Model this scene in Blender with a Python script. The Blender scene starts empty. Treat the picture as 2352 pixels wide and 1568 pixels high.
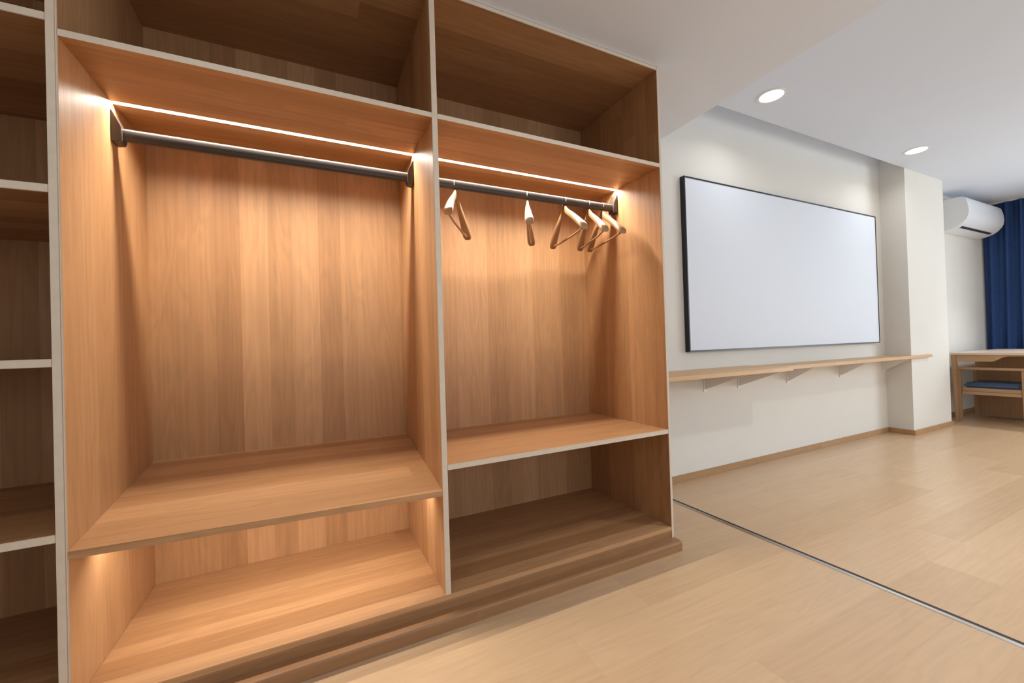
import bpy, bmesh, math, random
from mathutils import Vector, Matrix

random.seed(7)
scene = bpy.context.scene
C = scene.collection

# ------------------------------------------------------------------ camera
# x runs along the wardrobe front, y into the wardrobe (front plane y = 0), z up
cam_d = bpy.data.cameras.new('camera')
cam_d.sensor_fit = 'HORIZONTAL'
cam_d.sensor_width = 36.0
cam_d.lens = 941.2 / 2352 * 36.0
cam_d.clip_start = 0.05
cam = bpy.data.objects.new('camera', cam_d)
C.objects.link(cam)
YAW, PITCH, ROLL = 0.4527, 0.0085, -0.0305
fw = Vector((math.sin(YAW) * math.cos(PITCH), math.cos(YAW) * math.cos(PITCH), math.sin(PITCH)))
rt = Vector((math.cos(YAW), -math.sin(YAW), 0))
up = rt.cross(fw)
rt2 = rt * math.cos(ROLL) + up * math.sin(ROLL)
up2 = up * math.cos(ROLL) - rt * math.sin(ROLL)
M3 = Matrix((rt2, up2, -fw)).transposed()
cam.matrix_world = Matrix.Translation((0, -1.535, 1.05)) @ M3.to_4x4()
scene.camera = cam

# ------------------------------------------------------------------ view + world
scene.view_settings.view_transform = 'Standard'
scene.view_settings.look = 'None'
scene.view_settings.gamma = 1.0
scene.view_settings.use_curve_mapping = False
scene.view_settings.exposure = 0.0
world = bpy.data.worlds.new('world')
scene.world = world
world.use_nodes = True
wb = world.node_tree.nodes['Background']
wb.inputs['Color'].default_value = (0.75, 0.85, 1.0, 1)
wb.inputs['Strength'].default_value = 1.0

# ------------------------------------------------------------------ lights
POW = dict(window=29.0, end=128.0, soffit=2.2, ceil=13.5, wash=2.2, led=12.2, under=3.9)  # window and ceil feed added fill lights
DAY = (0.80, 0.91, 1.0)
NEUTRAL = (0.95, 0.98, 1.0)
WARM = (1.0, 0.94, 0.84)
COOL = (0.87, 0.95, 1.0)


def area(name, loc, size, power, color, direction=(0, 0, -1), shape='RECTANGLE', spread=math.pi, roll_axis=None):
    d = bpy.data.lights.new(name, 'AREA')
    d.shape = shape
    d.size = size[0]
    if shape in ('RECTANGLE', 'ELLIPSE'):
        d.size_y = size[1]
    d.energy = power
    d.color = color
    d.spread = spread
    o = bpy.data.objects.new(name, d)
    C.objects.link(o)
    o.location = loc
    o.rotation_euler = Vector(direction).to_track_quat('-Z', 'Y').to_euler()
    return o


# wardrobe fill from an added window in the wall behind the camera
area('unseen_window_light', (1.6, -4.25, 1.55), (3.2, 1.6), POW['window'], DAY, (0, 1, 0))
area('unseen_window_light', (8.36, -2.6, 1.55), (2.1, 1.6), POW['end'], DAY, (-1, 0, 0))

# ------------------------------------------------------------------ materials


def new_mat(name):
    m = bpy.data.materials.new(name)
    m.use_nodes = True
    nt = m.node_tree
    b = nt.nodes['Principled BSDF']
    return m, nt, b


def plain(name, col, rough=0.5, metal=0.0, noise=0.0, nscale=40.0, bump=0.0, coat=0.0):
    m, nt, b = new_mat(name)
    b.inputs['Base Color'].default_value = (*col, 1)
    b.inputs['Roughness'].default_value = rough
    b.inputs['Metallic'].default_value = metal
    b.inputs['Coat Weight'].default_value = coat
    if noise or bump:
        tc = nt.nodes.new('ShaderNodeTexCoord')
        n = nt.nodes.new('ShaderNodeTexNoise')
        n.inputs['Scale'].default_value = nscale
        n.inputs['Detail'].default_value = 4
        nt.links.new(tc.outputs['Object'], n.inputs['Vector'])
        if noise:
            r = nt.nodes.new('ShaderNodeValToRGB')
            r.color_ramp.elements[0].position = 0.3
            r.color_ramp.elements[1].position = 0.7
            r.color_ramp.elements[0].color = (*[c * (1 - noise) for c in col], 1)
            r.color_ramp.elements[1].color = (*[min(1, c * (1 + noise)) for c in col], 1)
            nt.links.new(n.outputs['Fac'], r.inputs['Fac'])
            nt.links.new(r.outputs['Color'], b.inputs['Base Color'])
        if bump:
            bp = nt.nodes.new('ShaderNodeBump')
            bp.inputs['Strength'].default_value = bump
            bp.inputs['Distance'].default_value = 0.002
            nt.links.new(n.outputs['Fac'], bp.inputs['Height'])
            nt.links.new(bp.outputs['Normal'], b.inputs['Normal'])
    return m


def wood(name, grain, tones, width=0.075, length=1.1, rough=0.45, contrast=0.16, seam=0.0, axes=None, spec=0.4):
    """Laminate of glued staves: grain runs along axis `grain`, staves lie side by side across it."""
    m, nt, b = new_mat(name)
    N, L = nt.nodes.new, nt.links.new
    tc = N('ShaderNodeTexCoord')
    sx = N('ShaderNodeSeparateXYZ')
    L(tc.outputs['Object'], sx.inputs[0])

    def math_(op, a, bb=None):
        n = N('ShaderNodeMath')
        n.operation = op
        for i, v in enumerate((a, bb)):
            if v is None:
                continue
            if isinstance(v, (int, float)):
                n.inputs[i].default_value = v
            else:
                L(v, n.inputs[i])
        return n.outputs[0]
    others = [a for a in 'XYZ' if a != grain]
    g = sx.outputs[grain]
    s = math_('ADD', sx.outputs[others[0]], sx.outputs[others[1]])
    # uneven stave widths
    wob = N('ShaderNodeTexNoise')
    wob.noise_dimensions = '1D'
    wob.inputs['Scale'].default_value = 4.0
    wob.inputs['Detail'].default_value = 1
    L(s, wob.inputs['W'])
    s2 = math_('ADD', s, math_('MULTIPLY', wob.outputs['Fac'], 0.10))
    f = math_('DIVIDE', math_('ADD', s2, 20.0), width)
    idx = math_('FLOOR', f)
    w1 = N('ShaderNodeTexWhiteNoise')
    w1.noise_dimensions = '1D'
    L(idx, w1.inputs['W'])
    gl = math_('ADD', math_('DIVIDE', math_('ADD', g, 20.0), length), math_('MULTIPLY', w1.outputs['Value'], 13.7))
    idx2 = math_('FLOOR', gl)
    cv = N('ShaderNodeCombineXYZ')
    L(idx, cv.inputs[0])
    L(idx2, cv.inputs[1])
    w2 = N('ShaderNodeTexWhiteNoise')
    w2.noise_dimensions = '2D'
    L(cv.outputs[0], w2.inputs['Vector'])
    rnd = w2.outputs['Value']
    # long flame figure, distorted across the stave
    gv = N('ShaderNodeCombineXYZ')
    L(math_('MULTIPLY', s, 11.0), gv.inputs[0])
    L(math_('MULTIPLY', g, 1.3), gv.inputs[1])
    L(math_('MULTIPLY', rnd, 31.0), gv.inputs[2])
    n1 = N('ShaderNodeTexNoise')
    n1.inputs['Scale'].default_value = 1.0
    n1.inputs['Detail'].default_value = 2.0
    n1.inputs['Distortion'].default_value = 0.6
    L(gv.outputs[0], n1.inputs['Vector'])
    rings = math_('SINE', math_('MULTIPLY', n1.outputs['Fac'], 46.0))
    # fine pores
    pv = N('ShaderNodeCombineXYZ')
    L(math_('MULTIPLY', s, 420.0), pv.inputs[0])
    L(math_('MULTIPLY', g, 7.0), pv.inputs[1])
    L(math_('MULTIPLY', rnd, 17.0), pv.inputs[2])
    n2 = N('ShaderNodeTexNoise')
    n2.inputs['Scale'].default_value = 1.0
    n2.inputs['Detail'].default_value = 3.0
    L(pv.outputs[0], n2.inputs['Vector'])
    # medium streaks
    mv = N('ShaderNodeCombineXYZ')
    L(math_('MULTIPLY', s, 75.0), mv.inputs[0])
    L(math_('MULTIPLY', g, 0.9), mv.inputs[1])
    L(math_('MULTIPLY', rnd, 23.0), mv.inputs[2])
    n3 = N('ShaderNodeTexNoise')
    n3.inputs['Scale'].default_value = 1.0
    n3.inputs['Detail'].default_value = 2.0
    L(mv.outputs[0], n3.inputs['Vector'])
    ramp = N('ShaderNodeValToRGB')
    els = ramp.color_ramp.elements
    els[0].position, els[1].position = 0.0, 1.0
    els[0].color, els[1].color = (*tones[0], 1), (*tones[-1], 1)
    for i, t in enumerate(tones[1:-1]):
        e = els.new((i + 1) / (len(tones) - 1))
        e.color = (*t, 1)
    L(rnd, ramp.inputs['Fac'])
    k = math_('ADD', math_('MULTIPLY', rings, 0.30 * contrast), 1.0)
    k = math_('ADD', k, math_('MULTIPLY', math_('SUBTRACT', n2.outputs['Fac'], 0.5), 1.1 * contrast))
    k = math_('ADD', k, math_('MULTIPLY', math_('SUBTRACT', n3.outputs['Fac'], 0.5), 2.2 * contrast))
    if seam:
        fr = math_('FRACT', f)
        edge = math_('LESS_THAN', fr, 0.02)
        fr2 = math_('FRACT', gl)
        edge2 = math_('LESS_THAN', fr2, 0.003)
        k = math_('SUBTRACT', k, math_('MULTIPLY', math_('MAXIMUM', edge, edge2), seam))
    mul = N('ShaderNodeVectorMath')
    mul.operation = 'SCALE'
    L(ramp.outputs['Color'], mul.inputs[0])
    L(k, mul.inputs['Scale'])
    L(mul.outputs[0], b.inputs['Base Color'])
    b.inputs['Roughness'].default_value = rough
    b.inputs['Specular IOR Level'].default_value = spec
    bp = N('ShaderNodeBump')
    bp.inputs['Strength'].default_value = 0.05
    bp.inputs['Distance'].default_value = 0.001
    L(n2.outputs['Fac'], bp.inputs['Height'])
    L(bp.outputs['Normal'], b.inputs['Normal'])
    return m


OAK = [(0.365, 0.180, 0.076), (0.46, 0.243, 0.110), (0.41, 0.210, 0.092), (0.51, 0.278, 0.132), (0.445, 0.232, 0.103)]
wood_z = wood('oak_laminate_upright', 'Z', OAK, width=0.10, length=9.0)
wood_x = wood('oak_laminate_lengthwise', 'X', OAK, width=0.09, length=9.0)
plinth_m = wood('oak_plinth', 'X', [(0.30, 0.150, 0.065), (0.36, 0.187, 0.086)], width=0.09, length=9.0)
FLOOR = [(0.52, 0.345, 0.200), (0.555, 0.374, 0.221), (0.535, 0.357, 0.208), (0.575, 0.39, 0.232)]
floor_m = wood('pale_oak_flooring', 'X', FLOOR, width=0.19, length=1.25, rough=0.27, contrast=0.065, seam=0.04, spec=0.5)
edge_m = plain('pale_edge_banding', (0.68, 0.57, 0.45), 0.5, noise=0.04, nscale=30)
wall_m = plain('warm_white_wall_paint', (0.75, 0.715, 0.65), 0.8, noise=0.012, nscale=3, bump=0.05)
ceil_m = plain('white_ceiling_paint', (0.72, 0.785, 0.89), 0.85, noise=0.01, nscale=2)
soffit_m = plain('ceiling_paint_lightened', (0.80, 0.87, 0.98), 0.85, noise=0.01, nscale=2)  # same ceiling paint, lightened and cooled to stand for missing light
skirt_m = wood('oak_skirting', 'X', [(0.40, 0.23, 0.105), (0.46, 0.27, 0.13)], rough=0.45, contrast=0.1)
white_steel = plain('white_powder_coat', (0.82, 0.80, 0.77), 0.4)
white_plastic = plain('white_plastic', (0.80, 0.81, 0.83), 0.35, noise=0.01)
grey_plastic = plain('grey_plastic', (0.03, 0.03, 0.035), 0.5)
black_m = plain('black_anodised_frame', (0.012, 0.012, 0.014), 0.4)
grey_frame = plain('dark_grey_aluminium', (0.10, 0.10, 0.11), 0.35, 0.6)
board_m = plain('white_writing_surface', (0.73, 0.765, 0.83), 0.6)
rod_m = plain('dark_bronze_metal', (0.045, 0.031, 0.022), 0.42)
steel_m = plain('brushed_steel', (0.50, 0.46, 0.41), 0.32, 0.8)
steel_dark = plain('dark_steel_groove', (0.12, 0.11, 0.10), 0.45, 0.8)
chrome_m = plain('chrome_wire', (0.75, 0.75, 0.75), 0.2, 1.0)
hanger_m = wood('beech_hanger', 'Y', [(0.34, 0.185, 0.088), (0.38, 0.21, 0.105)], width=0.05, rough=0.4, contrast=0.08)
hanger_dark = plain('grey_beige_foam', (0.36, 0.29, 0.22), 0.7)
cushion_m = plain('blue_fabric', (0.07, 0.115, 0.20), 0.9, noise=0.15, nscale=300)
desk_m = wood('oak_furniture', 'Y', [(0.46, 0.28, 0.15), (0.52, 0.33, 0.185)], rough=0.4, contrast=0.1)
desk_top_m = wood('pale_desk_laminate', 'Y', [(0.72, 0.56, 0.43), (0.77, 0.61, 0.48)], rough=0.3, contrast=0.06)
desk_up = wood('oak_furniture_upright', 'Z', [(0.40, 0.235, 0.12), (0.46, 0.28, 0.15)], rough=0.4, contrast=0.1)
ledge_m = wood('oak_ledge', 'X', [(0.60, 0.37, 0.18), (0.66, 0.42, 0.215)], rough=0.42, contrast=0.1)
curtain_m = plain('blue_curtain_cloth', (0.06, 0.135, 0.38), 0.85, noise=0.12, nscale=60)


def emit_mat(name, col, strength):
    m, nt, b = new_mat(name)
    b.inputs['Base Color'].default_value = (0.8, 0.8, 0.8, 1)
    b.inputs['Emission Color'].default_value = (*col, 1)
    b.inputs['Emission Strength'].default_value = strength
    return m


lamp_m = emit_mat('lit_downlight_lens', (1.0, 0.97, 0.93), 6.0)
led_m = emit_mat('lit_led_diffuser', (1.0, 0.86, 0.66), 6.0)

# ------------------------------------------------------------------ mesh helpers


class MB:
    """Collects shapes in world coordinates; build() links them as one mesh object."""

    def __init__(self):
        self.bm = bmesh.new()

    def box(self, x0, x1, y0, y1, z0, z1, bevel=0.0):
        t = bmesh.new()
        vs = [t.verts.new((x, y, z)) for x in (x0, x1) for y in (y0, y1) for z in (z0, z1)]
        for q in ((0, 1, 3, 2), (4, 6, 7, 5), (0, 4, 5, 1), (2, 3, 7, 6), (0, 2, 6, 4), (1, 5, 7, 3)):
            t.faces.new([vs[i] for i in q])
        if bevel:
            bmesh.ops.bevel(t, geom=list(t.edges), offset=bevel, segments=2, affect='EDGES', clamp_overlap=True)
        self._merge(t)
        return self

    def hexa(self, pts, bevel=0.0):
        """8 points: bottom loop of 4, then top loop of 4."""
        t = bmesh.new()
        v = [t.verts.new(p) for p in pts]
        for q in ((3, 2, 1, 0), (4, 5, 6, 7), (0, 1, 5, 4), (1, 2, 6, 5), (2, 3, 7, 6), (3, 0, 4, 7)):
            t.faces.new([v[i] for i in q])
        if bevel:
            bmesh.ops.bevel(t, geom=list(t.edges), offset=bevel, segments=2, affect='EDGES', clamp_overlap=True)
        self._merge(t)
        return self

    def prism(self, pts2, axis, a, b, bevel=0.0):
        """polygon in the two other axes (in x,y,z order), extruded along axis from a to b"""
        t = bmesh.new()

        def P(p, c):
            if axis == 'X':
                return (c, p[0], p[1])
            if axis == 'Y':
                return (p[0], c, p[1])
            return (p[0], p[1], c)
        A = [t.verts.new(P(p, a)) for p in pts2]
        B = [t.verts.new(P(p, b)) for p in pts2]
        n = len(pts2)
        t.faces.new(A)
        t.faces.new(B[::-1])
        for i in range(n):
            t.faces.new((A[i], B[i], B[(i + 1) % n], A[(i + 1) % n]))
        if bevel:
            bmesh.ops.bevel(t, geom=list(t.edges), offset=bevel, segments=2, affect='EDGES', clamp_overlap=True)
        self._merge(t)
        return self

    def loft(self, rings, closed_ends=True):
        t = bmesh.new()
        R = [[t.verts.new(p) for p in r] for r in rings]
        n = len(rings[0])
        for a, b in zip(R, R[1:]):
            for i in range(n):
                t.faces.new((a[i], a[(i + 1) % n], b[(i + 1) % n], b[i]))
        if closed_ends:
            t.faces.new(R[0][::-1])
            t.faces.new(R[-1])
        self._merge(t)
        return self

    def tube(self, path, r, n=8, taper=None):
        path = [Vector(p) for p in path]
        rings = []
        prev = None
        for i, p in enumerate(path):
            d = (path[min(i + 1, len(path) - 1)] - path[max(i - 1, 0)]).normalized()
            ref = Vector((0, 0, 1)) if abs(d.z) < 0.9 else Vector((1, 0, 0))
            if prev is not None:
                u = (prev - d * prev.dot(d)).normalized()
            else:
                u = d.cross(ref).normalized()
            prev = u
            v = d.cross(u)
            rr = r if taper is None else taper[i]
            rings.append([p + u * rr * math.cos(2 * math.pi * k / n) + v * rr * math.sin(2 * math.pi * k / n) for k in range(n)])
        return self.loft(rings)

    def disc_cyl(self, x, y, z0, z1, r, n=40):
        return self.loft([[(x + r * math.cos(2 * math.pi * k / n), y + r * math.sin(2 * math.pi * k / n), z) for k in range(n)] for z in (z0, z1)])

    def ring(self, x, y, z0, z1, r0, r1, n=40):
        t = bmesh.new()
        loops = []
        for r, z in ((r1, z1), (r1, z0), (r0, z0), (r0, z1)):
            loops.append([t.verts.new((x + r * math.cos(2 * math.pi * k / n), y + r * math.sin(2 * math.pi * k / n), z)) for k in range(n)])
        for j in range(4):
            a, b = loops[j], loops[(j + 1) % 4]
            for i in range(n):
                t.faces.new((a[i], a[(i + 1) % n], b[(i + 1) % n], b[i]))
        self._merge(t)
        return self

    def _merge(self, t):
        bmesh.ops.recalc_face_normals(t, faces=list(t.faces))
        me = bpy.data.meshes.new('tmp')
        t.to_mesh(me)
        t.free()
        self.bm.from_mesh(me)
        bpy.data.meshes.remove(me)

    def build(self, name, mat, parent=None, smooth=False, front=None, base=None):
        me = bpy.data.meshes.new(name)
        off = Vector((0, 0, 0))
        if parent is not None:
            p = parent
            while p is not None:
                off += p.location
                p = p.parent
        if parent is None and base is not None:
            off = Vector(base)
        bmesh.ops.translate(self.bm, verts=list(self.bm.verts), vec=-off)
        self.bm.to_mesh(me)
        self.bm.free()
        me.materials.append(mat)
        if front is not None:
            me.materials.append(front)
            for f in me.polygons:
                if f.normal.y < -0.9:
                    f.material_index = 1
        if smooth:
            for f in me.polygons:
                f.use_smooth = True
            try:
                me.set_sharp_from_angle(angle=math.radians(smooth if smooth is not True else 40))
            except Exception:
                pass
        o = bpy.data.objects.new(name, me)
        C.objects.link(o)
        if parent is not None:
            o.parent = parent
        elif base is not None:
            o.location = base
        return o


def tag(o, label=None, cat=None, group=None, kind=None):
    for k, v in (('label', label), ('category', cat), ('group', group), ('kind', kind)):
        if v:
            o[k] = v
    return o


def thing(name, label, cat, loc, group=None):
    o = bpy.data.objects.new(name, None)
    o.empty_display_size = 0.1
    C.objects.link(o)
    o.location = loc
    return tag(o, label, cat, group)


def structure(o, label=None):
    return tag(o, label, None, None, 'structure')


# ------------------------------------------------------------------ the setting
W = 0.672            # plane of the long wall
CF = 0.46            # face of the pier
CX0, CX1 = 5.522, 6.416
ZS, ZC = 2.4515, 2.7505  # low and high ceiling
XS = 2.217           # edge of the low ceiling
XE = 8.40            # curtain wall
YB = -4.30           # wall behind the camera
XL = -1.60

structure(MB().box(XL - 0.1, XE + 0.1, YB - 0.1, W + 0.1, -0.06, 0.0).build('floor', floor_m))
structure(MB().box(XL - 0.1, XE + 0.1, W, W + 0.1, 0.0, 3.12).build('wall_back', wall_m))
structure(MB().box(XL - 0.1, XL, YB, W, 0.0, 3.12).build('wall_left', wall_m))
we = MB().box(XE, XE + 0.1, -1.5, W, 0.0, 3.12).box(XE, XE + 0.1, YB, -3.7, 0.0, 3.12)
we.box(XE, XE + 0.1, -3.7, -1.5, 0.0, 0.7).box(XE, XE + 0.1, -3.7, -1.5, 2.4, 3.12)
structure(we.build('wall_right', wall_m))
wf = MB()
wf.box(XL - 0.1, -0.1, YB - 0.1, YB, 0.0, 3.12).box(3.3, XE + 0.1, YB - 0.1, YB, 0.0, 3.12)
wf.box(-0.1, 3.3, YB - 0.1, YB, 0.0, 0.7).box(-0.1, 3.3, YB - 0.1, YB, 2.4, 3.12)
structure(wf.build('wall_front', wall_m))
wn = bpy.data.objects.new('window_2', None)
C.objects.link(wn)
wn.location = (XE + 0.05, -2.6, 0.7)
structure(wn)
fr = MB()
for y in (-3.7, -2.625, -1.55):
    fr.box(XE + 0.03, XE + 0.08, y, y + 0.05, 0.7, 2.4)
for z in (0.7, 2.35):
    fr.box(XE + 0.031, XE + 0.079, -3.65, -1.55, z, z + 0.05)
fr.build('window_frame', white_steel, wn)
wn = bpy.data.objects.new('added_window_1', None)  # added window, set opposite the wardrobe to light its front
C.objects.link(wn)
wn.location = (1.6, YB - 0.05, 0.7)
structure(wn)
fr = MB()
for x in (-0.1, 1.01, 2.13, 3.25):
    fr.box(x, x + 0.05, YB - 0.08, YB - 0.03, 0.7, 2.4)
for z in (0.7, 2.35):
    fr.box(-0.05, 3.25, YB - 0.079, YB - 0.031, z, z + 0.05)
fr.build('window_frame', white_steel, wn)
structure(MB().box(CX0, CX1, CF, W, 0.0, 3.0).build('wall_pier', wall_m))
structure(MB().box(XL, XS, YB, W, ZS, 3.0).build('ceiling', soffit_m))
hc = MB().box(XS, CX0, YB, CF, ZC, ZC + 0.06).box(CX0, CX1, YB, CF, ZC, ZC + 0.06).box(CX1, XE, YB, W, ZC, ZC + 0.06)
structure(hc.build('ceiling', ceil_m))
structure(MB().box(XS, CX1, CF - 0.2, W, 3.0, 3.1).build('ceiling', ceil_m))
structure(MB().box(1.64, CX0 - 0.012, W - 0.012, W, 0.0, 0.05, 0.002).build('baseboard_back', skirt_m))
bb = MB().box(CX0 - 0.012, CX0, CF - 0.012, W - 0.012, 0.0, 0.05, 0.002).box(CX0, CX1 + 0.012, CF - 0.012, CF, 0.0, 0.05, 0.002)
structure(bb.build('baseboard_pier', skirt_m))
structure(MB().box(CX1 + 0.012, XE - 0.001, W - 0.012, W, 0.0, 0.05, 0.002).build('baseboard_right', skirt_m))

# metal floor strip under the edge of the low ceiling
fs = thing('floor_track', 'long narrow metal track strip set across the pale wood floor', 'floor track', (2.098, -1.5, 0))
MB().prism([(2.076, 0.0), (2.120, 0.0), (2.116, 0.003), (2.108, 0.006), (2.106, 0.0065), (2.106, 0.003), (2.090, 0.003), (2.090, 0.0065), (2.088, 0.006), (2.080, 0.003)],
           'Y', YB + 0.01, W - 0.014).build('track_profile', steel_m, fs)
MB().box(2.091, 2.105, YB + 0.011, W - 0.015, 0.003, 0.0036).build('groove', steel_dark, fs)

# ------------------------------------------------------------------ wardrobe
X0, X1, X2, X3, X4 = -0.609, 0.433, 0.455, 1.615, 1.630
D = 0.660
S1B, S1T, TOPI, TOPO = 1.935, 1.954, 2.433, 2.4505
S3 = 0.104
wr = thing('wardrobe', 'wide open oak wardrobe with two lit hanging bays and top compartments', 'wardrobe', (0.5, 0.33, 0))
E_ = 0.0012
MB().box(-0.6140, X0, 0, D + 0.01, 0.0, TOPO, E_).build('side_panel', wood_z, wr, front=edge_m)
MB().box(X3, X4, 0, D + 0.01, 0.0, TOPO, E_).build('side_panel', wood_z, wr, front=edge_m)
MB().box(X1, X2, 0, D, S3 - 0.001, TOPI, E_).build('divider', wood_z, wr, front=edge_m)
MB().box(X0, X3, D, D + 0.01, S3, TOPI).build('back_panel', wood_z, wr)
MB().box(X0, X3, 0, D + 0.01, TOPI, TOPO, E_).build('top_panel', wood_x, wr, front=edge_m)
MB().box(X0, X3, 0.0005, D + 0.01, S3 - 0.02, S3, E_).build('bottom_panel', wood_x, wr, front=wood_x)
LEDY = 0.335


def lit_shelf(xa, xb, label):
    prof = [(0, S1B), (LEDY - 0.011, S1B), (LEDY - 0.011, S1B + 0.008), (LEDY + 0.011, S1B + 0.008), (LEDY + 0.011, S1B), (D, S1B), (D, S1T), (0, S1T)]
    s = MB().prism(prof, 'X', xa, xb).build('upper_shelf', wood_x, wr, front=edge_m)
    tag(s, label)
    MB().box(xa + 0.002, xb - 0.002, LEDY - 0.0105, LEDY + 0.0105, S1B + 0.0060, S1B + 0.0079).build('led_strip', led_m, s)
    area('hanging_bay_led', ((xa + xb) / 2, LEDY, S1B + 0.0055), (xb - xa - 0.01, 0.016), POW['led'] * (xb - xa), WARM, spread=math.radians(148))


lit_shelf(X0, X1, 'oak shelf above the left bay with a glowing light strip')
lit_shelf(X2, X3, 'oak shelf above the right bay with a glowing light strip')
# the left seat shelf dips towards the front
fl, fr_, bl, br = 0.527, 0.502, 0.611, 0.603
T2 = 0.021
s2 = MB().hexa([(X0, 0.0, fl - T2), (X1, 0.0, fr_ - T2), (X1, D, br - T2), (X0, D, bl - T2),
                (X0, 0.0, fl), (X1, 0.0, fr_), (X1, D, br), (X0, D, bl)]).build('low_shelf', wood_x, wr, front=wood_x)
tag(s2, 'low oak shelf of the left bay, sloping down to the front')
yl = 0.17
zl = fl - T2 + (bl - fl) * yl / D
zr = fr_ - T2 + (br - fr_) * yl / D
MB().hexa([(X0 + 0.003, yl - 0.012, zl - 0.010), (X1 - 0.003, yl - 0.012, zr - 0.010), (X1 - 0.003, yl + 0.012, zr - 0.009), (X0 + 0.003, yl + 0.012, zl - 0.009),
           (X0 + 0.003, yl - 0.012, zl - 0.001), (X1 - 0.003, yl - 0.012, zr - 0.001), (X1 - 0.003, yl + 0.012, zr + 0.0005), (X0 + 0.003, yl + 0.012, zl + 0.0005)]).build('led_strip', led_m, s2)
ul = area('low_shelf_led', ((X0 + X1) / 2, yl + 0.01, (zl + zr) / 2 - 0.012), (X1 - X0 - 0.02, 0.016), POW['under'], WARM, (0, 0.3, -1), spread=math.radians(165))
ul.rotation_euler = (Matrix.Rotation(math.atan2(zl - zr, X1 - X0), 4, 'Y') @ ul.rotation_euler.to_matrix().to_4x4()).to_euler()
s2r = MB().box(X2, X3, 0, D, 0.5755, 0.597, E_).build('low_shelf', wood_x, wr, front=edge_m)
# plinth: recessed riser, then a projecting moulded ledge
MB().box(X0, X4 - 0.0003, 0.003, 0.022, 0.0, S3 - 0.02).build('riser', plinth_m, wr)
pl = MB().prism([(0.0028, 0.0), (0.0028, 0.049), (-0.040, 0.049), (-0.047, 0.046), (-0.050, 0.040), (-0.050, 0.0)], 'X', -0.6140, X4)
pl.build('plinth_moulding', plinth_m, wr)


def rail(xa, xb):
    yc, zc = 0.350, 1.831
    prof = []
    for k in range(24):
        a = 2 * math.pi * k / 24
        cx, cz = math.cos(a), math.sin(a)
        # flattened oval section, upright
        prof.append((yc + 0.014 * math.copysign(abs(cx) ** 0.6, cx), zc + 0.021 * math.copysign(abs(cz) ** 0.6, cz)))
    r = MB().prism(prof, 'X', xa + 0.018, xb - 0.018).build('hanging_rail', rod_m, wr, smooth=50)
    tag(r, 'dark bronze hanging rail')
    for x, s in ((xa, 1), (xb, -1)):
        pr = [(x, 1.908), (x + s * 0.003, 1.904), (x + s * 0.027, 1.850), (x + s * 0.029, 1.812), (x + s * 0.025, 1.800), (x + s * 0.008, 1.796), (x, 1.796)]
        MB().prism(pr, 'Y', yc - 0.026, yc + 0.026, 0.002).build('rail_bracket', rod_m, r, smooth=30)
    return r


rail(X0, X1)
rail(X2, X3)

# ------------------------------------------------------------------ open shelving unit at the left edge
su = thing('shelving_unit', 'narrow dark open oak shelving unit at the far left edge', 'shelving unit', (-1.05, 0.33, 0))
MB().box(-0.633, -0.6142, 0, D + 0.01, 0.0, TOPO, 0.0008).build('side_panel', wood_z, su, front=edge_m)
MB().box(-1.55, -1.532, 0, D + 0.01, 0.0, TOPO, E_).build('side_panel', wood_z, su, front=edge_m)
MB().box(-1.532, -0.633, D, D + 0.01, 0.0, TOPO).build('back_panel', wood_z, su)
MB().box(-1.532, -0.633, 0, D, TOPI, TOPO, E_).build('top_panel', wood_x, su, front=edge_m)
for z in (1.992, 1.523, 1.050, 0.578, 0.104):
    MB().box(-1.532, -0.633, 0, D, z - 0.022, z, E_).build('shelf', wood_x, su, front=edge_m)
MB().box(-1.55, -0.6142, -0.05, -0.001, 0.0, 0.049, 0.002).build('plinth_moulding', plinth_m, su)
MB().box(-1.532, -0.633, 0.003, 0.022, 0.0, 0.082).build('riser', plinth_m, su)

# ------------------------------------------------------------------ clothes hangers
RT = 1.852  # top of the rail


def make_hanger():
    root = bpy.data.objects.new('clothes_hanger', None)
    root.empty_display_size = 0.05
    C.objects.link(root)
    # origin where the hook sits on the rail; arms along local y
    hk = MB()
    r = 0.0235
    pts = []
    for k in range(13):
        a = math.radians(200 - k * (215 / 12))
        pts.append((0, -r * math.cos(a) * -1, 0.0022 - r + r * math.sin(a)))
    pts = [(0, p[1], p[2]) for p in pts]
    last = pts[-1]
    pts += [(0, last[1] - 0.002, last[2] - 0.016), (0, 0.008, -0.055), (0, 0.001, -0.066), (0, 0, -0.085)]
    hk.tube(pts, 0.0020, 8)
    hk.build('hook', chrome_m, root, smooth=60)
    Lh = 0.215
    b = MB()
    rings = []
    n = 33
    for i in range(n):
        t = -1 + 2 * i / (n - 1)
        u = abs(t)
        z = -0.076 - 0.145 * (u ** 1.25) + 0.012 * math.exp(-(u / 0.12) ** 2)
        wdt = 0.0065 + 0.0170 * (max(0, u - 0.12) / 0.88) ** 0.85
        h = 0.017 + 0.004 * math.exp(-(u / 0.2) ** 2)
        if u > 0.965:
            wdt *= 0.80
            h *= 0.80
        ring = []
        for k in range(12):
            a = 2 * math.pi * k / 12
            ca, sa = math.cos(a), math.sin(a)
            ring.append((wdt * math.copysign(abs(ca) ** 0.7, ca) + 0.012 * u * u, t * Lh, z + h * math.copysign(abs(sa) ** 0.7, sa)))
        rings.append(ring)
    b.loft(rings)
    b.build('shoulder', hanger_m, root, smooth=60)
    MB().tube([(0.010, -0.188, -0.222), (0.010, -0.1, -0.228), (0.010, 0.1, -0.228), (0.010, 0.188, -0.222)], 0.0055, 10).build('trouser_bar', hanger_m, root, smooth=60)
    return root


def copy_tree(o, parent=None):
    c = o.copy()
    C.objects.link(c)
    c.parent = parent
    for ch in o.children:
        copy_tree(ch, c)
    return c


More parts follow.
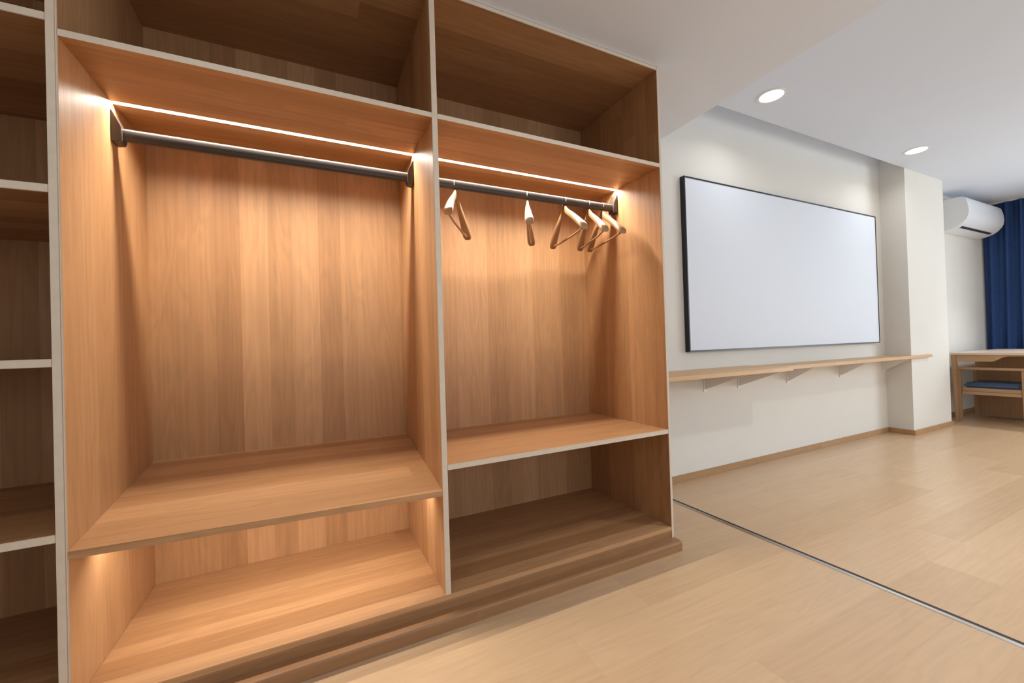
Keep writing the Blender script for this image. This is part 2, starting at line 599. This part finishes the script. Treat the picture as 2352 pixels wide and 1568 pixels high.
HG = 'wooden hangers on the right rail'
proto = make_hanger()
for i, (x, deg, lab) in enumerate([
        (0.638, -31, 'wooden clothes hanger alone on the right rail beside the wardrobe divider'),
        (1.032, -30, 'wooden clothes hanger by itself mid rail, seen end on'),
        (1.262, -10, 'wooden clothes hanger first of the three bunched together, nearest the lone hangers'),
        (1.425, -18, 'wooden clothes hanger in the middle of the bunch of three'),
        (1.520, -13, 'wooden clothes hanger last on the rail, beside the right bracket')]):
    h = proto if i == 0 else copy_tree(proto)
    h.location = (x, 0.350, RT)
    h.rotation_euler = (0, 0, math.radians(deg))
    tag(h, lab, 'hanger', HG)

# ------------------------------------------------------------------ whiteboard
WL, WR, WB_, WT = 2.523, 5.330, 0.956, 2.278
wbd = thing('whiteboard', 'large white board in thin black frame on the beige wall', 'whiteboard', (3.93, W, WB_))
YF = 0.632
MB().box(WL + 0.012, WR - 0.012, YF + 0.003, W - 0.002, WB_ + 0.012, WT - 0.012).build('writing_surface', board_m, wbd)
fm = MB()
fm.box(WL, WL + 0.014, YF, W, WB_, WT, 0.002).box(WR - 0.014, WR, YF, W, WB_, WT, 0.002)
fm.box(WL + 0.012, WR - 0.012, YF + 0.0005, W, WT - 0.012, WT - 0.0002).box(WL + 0.012, WR - 0.012, YF + 0.0005, W, WB_ + 0.0002, WB_ + 0.012)
fm.build('frame', black_m, wbd)

# ------------------------------------------------------------------ wall ledges with brackets


def ledge(label, poly, brackets, zt, th, depth):
    cx = sum(p[0] for p in poly) / len(poly)
    t = thing('wall_shelf', label, 'shelf', (cx, W, zt))
    MB().prism(poly, 'Z', zt - th, zt, 0.002).build('board', ledge_m, t)
    for x in brackets:
        y1 = W - depth
        zb = zt - th
        b = MB()
        b.prism([(W, zb), (W, zb - 0.13), (W - 0.006, zb - 0.135), (W - 0.012, zb - 0.13), (y1 + 0.03, zb - 0.006), (y1 + 0.03, zb)], 'X', x - 0.004, x + 0.004)
        b.box(x - 0.016, x + 0.016, W - 0.006, W - 0.0003, zb - 0.15, zb - 0.0003)
        b.box(x - 0.016, x + 0.016, y1 + 0.03, W - 0.0062, zb - 0.005, zb - 0.0003)
        b.build('bracket', white_steel, t)
    return t


ledge('long deep wooden wall shelf under the board, nearest the wardrobe', [(1.75, 0.300), (3.22, 0.300), (3.22, W), (1.75, W)], (2.72, 3.12), 0.822, 0.028, 0.37)
ledge('shallower wooden wall shelf under the board, wrapping the white pier', [(3.222, 0.425), (5.90, 0.425), (5.90, CF), (CX0, CF), (CX0, W), (3.222, W)], (3.78, 4.63, 5.47), 0.816, 0.028, 0.245)

# ------------------------------------------------------------------ air conditioner
ac = thing('air_conditioner', 'white wall mounted air conditioner beside the blue curtain', 'air conditioner', (7.55, W, 2.28))
prof = [(W, 2.655), (0.50, 2.655), (0.462, 2.648), (0.445, 2.625), (0.432, 2.58), (0.424, 2.53), (0.420, 2.47), (0.428, 2.42), (0.445, 2.38), (0.475, 2.34), (0.515, 2.312), (0.58, 2.288), (0.64, 2.278), (W, 2.276)]
MB().prism(prof, 'X', 6.97, 8.10, 0.006).build('body', white_plastic, ac, smooth=35)
lip = [(0.4615, 2.6465), (0.4435, 2.625), (0.4305, 2.58), (0.4225, 2.53), (0.4185, 2.47), (0.4265, 2.419), (0.4435, 2.379), (0.450, 2.374), (0.434, 2.42), (0.427, 2.47), (0.430, 2.53), (0.438, 2.58), (0.450, 2.62), (0.466, 2.641)]
MB().prism(lip, 'X', 6.975, 8.095).build('front_panel', white_plastic, ac, smooth=35)
MB().hexa([(7.08, 0.505, 2.3125), (7.99, 0.505, 2.3125), (7.99, 0.532, 2.3025), (7.08, 0.532, 2.3025), (7.08, 0.507, 2.322), (7.99, 0.507, 2.322), (7.99, 0.535, 2.312), (7.08, 0.535, 2.312)]).build('air_outlet', grey_plastic, ac)

# ------------------------------------------------------------------ curtain
cu = thing('curtain', 'floor length dark blue curtain hanging in folds from the ceiling', 'curtain', (8.28, -0.9, 0))
t = bmesh.new()
ys = [0.655 - 2.1 * i / 420 for i in range(421)]
zs = [0.02, 0.4, 0.9, 1.4, 1.9, 2.3, 2.55, 2.735]
grid = []
for z in zs:
    row = []
    for y in ys:
        ph = y * 2 * math.pi / 0.125 + 1.1 * math.sin(y * 5.3) + 0.25 * math.sin(z * 1.7 + y * 9)
        amp = 0.034 + 0.012 * math.sin(y * 7.7 + 0.6)
        row.append(t.verts.new((8.27 + amp * math.sin(ph) + 0.012 * math.sin(2 * ph + z), y, z)))
    grid.append(row)
for a, b in zip(grid, grid[1:]):
    for i in range(len(ys) - 1):
        t.faces.new((a[i], a[i + 1], b[i + 1], b[i]))
bmesh.ops.solidify(t, geom=list(t.faces), thickness=0.003)
mb = MB()
mb._merge(t)
mb.build('cloth', curtain_m, cu, smooth=70)
MB().box(8.255, 8.285, -3.9, 0.66, 2.737, ZC).build('curtain_track', white_steel, cu)

# ------------------------------------------------------------------ desk and chair under the curtain
dk = thing('desk', 'light oak desk with arched apron standing in front of the curtain', 'desk', (7.4, -0.25, 0))
DY0, DY1 = -1.05, 0.548
MB().box(6.715, 8.14, DY0, DY1, 0.778, 0.803, 0.004).build('desk_top', desk_top_m, dk)
arch = [(DY1 - 0.01, 0.777), (DY1 - 0.01, 0.705), (0.235, 0.703), (0.215, 0.706), (0.195, 0.716), (0.17, 0.735), (0.145, 0.751), (0.12, 0.760), (0.09, 0.764)]
arch += [(-0.5 - p[0], p[1]) for p in arch[::-1]]
MB().prism(arch, 'X', 6.735, 6.757).build('apron', desk_m, dk)
MB().box(6.757, 8.10, DY1 - 0.032, DY1 - 0.010, 0.70, 0.777).build('side_rail', ledge_m, dk)
MB().box(6.757, 8.10, DY0 + 0.010, DY0 + 0.032, 0.70, 0.777).build('side_rail', ledge_m, dk)
for sx, sy in ((0, 0), (0, 1), (1, 0), (1, 1)):
    x = 6.727 if sx == 0 else 8.075
    y1 = DY1 - 0.003 if sy == 0 else DY0 + 0.003
    s = -1 if sy == 0 else 1
    MB().hexa([(x + 0.006, y1 + s * 0.020, 0), (x + 0.028, y1 + s * 0.020, 0), (x + 0.028, y1 + s * 0.042, 0), (x + 0.006, y1 + s * 0.042, 0),
               (x, y1, 0.7775), (x + 0.036, y1, 0.7775), (x + 0.036, y1 + s * 0.046, 0.7775), (x, y1 + s * 0.046, 0.7775)], 0.003).build('leg', desk_up, dk)
MB().box(7.40, 7.425, DY0 + 0.02, DY1 - 0.01, 0.012, 0.777).build('centre_panel', desk_up, dk)

ch = thing('chair', 'low oak chair with blue seat pad pushed under the desk', 'chair', (7.06, 0.27, 0))
CXA, CXB, CYA, CYB = 6.84, 7.31, 0.02, 0.512
for x, y in ((CXA, CYA), (CXA, CYB), (CXB, CYA), (CXB, CYB)):
    s = 1 if y == CYA else -1
    MB().hexa([(x - 0.014, y - 0.014, 0), (x + 0.014, y - 0.014, 0), (x + 0.014, y + 0.014, 0), (x - 0.014, y + 0.014, 0),
               (x - 0.018, y - 0.018, 0.603), (x + 0.018, y - 0.018, 0.603), (x + 0.018, y + 0.018, 0.603), (x - 0.018, y + 0.018, 0.603)], 0.003).build('leg', desk_up, ch)
MB().box(CXA - 0.022, CXA + 0.022, CYA - 0.022, CYB + 0.022, 0.6035, 0.632, 0.005).build('back_rail', desk_m, ch)
for y in (CYA, CYB):
    MB().box(CXA + 0.0225, CXB + 0.022, y - 0.024, y + 0.024, 0.6035, 0.630, 0.005).build('armrest', ledge_m, ch)
MB().box(CXA - 0.010, CXA + 0.012, CYA + 0.0185, CYB - 0.0185, 0.318, 0.352, 0.002).build('seat_rail', desk_m, ch)
MB().box(CXB - 0.012, CXB + 0.010, CYA + 0.0185, CYB - 0.0185, 0.318, 0.352, 0.002).build('seat_rail', desk_m, ch)
for y in (CYA, CYB):
    MB().box(CXA + 0.0185, CXB - 0.0185, y - 0.010, y + 0.010, 0.318, 0.352, 0.002).build('seat_rail', ledge_m, ch)
MB().box(CXA - 0.006, CXB + 0.004, CYA + 0.019, CYB - 0.019, 0.3525, 0.395, 0.004).build('seat', desk_m, ch)
tag(MB().box(CXA + 0.004, CXB - 0.02, CYA + 0.03, CYB - 0.03, 0.3955, 0.452, 0.018).build('seat_pad', cushion_m, ch, smooth=60), 'blue fabric seat pad')

# ------------------------------------------------------------------ downlights


def downlight(x, y, z, power, label, r=0.075, col=NEUTRAL, spread=150):
    t = thing('downlight', label, 'downlight', (x, y, z), 'round recessed ceiling downlights')
    MB().ring(x, y, z - 0.004, z - 0.0002, r, r + 0.016).build('trim_ring', white_steel, t, smooth=40)
    MB().disc_cyl(x, y, z - 0.003, z - 0.0003, r - 0.0005).build('lens', lamp_m, t)
    area('downlight_lamp', (x, y, z - 0.008), (2 * r * 0.92, 2 * r * 0.92), power, col, (0, 0, -1), 'DISK', math.radians(spread))


downlight(2.95, 0.228, ZC, POW['wash'], 'round lit downlight in the high ceiling, nearest the low ceiling edge')
downlight(5.11, 0.218, ZC, POW['wash'], 'round lit downlight in the high ceiling, close to the pier')
for x, y in ((2.95, -1.25), (5.11, -1.25), (7.25, -0.75)):  # added lamps out of view, set to brighten far floor and desk
    downlight(x, y, ZC, POW['ceil'], 'added unseen downlight in the high ceiling, brightening the room', spread=95)
for x, y in ((-0.35, -0.82), (1.1, -0.82), (-0.35, -2.7), (1.1, -2.7)):
    downlight(x, y, ZS, POW['soffit'], 'round lit downlight in the low ceiling facing the wardrobe', col=COOL)
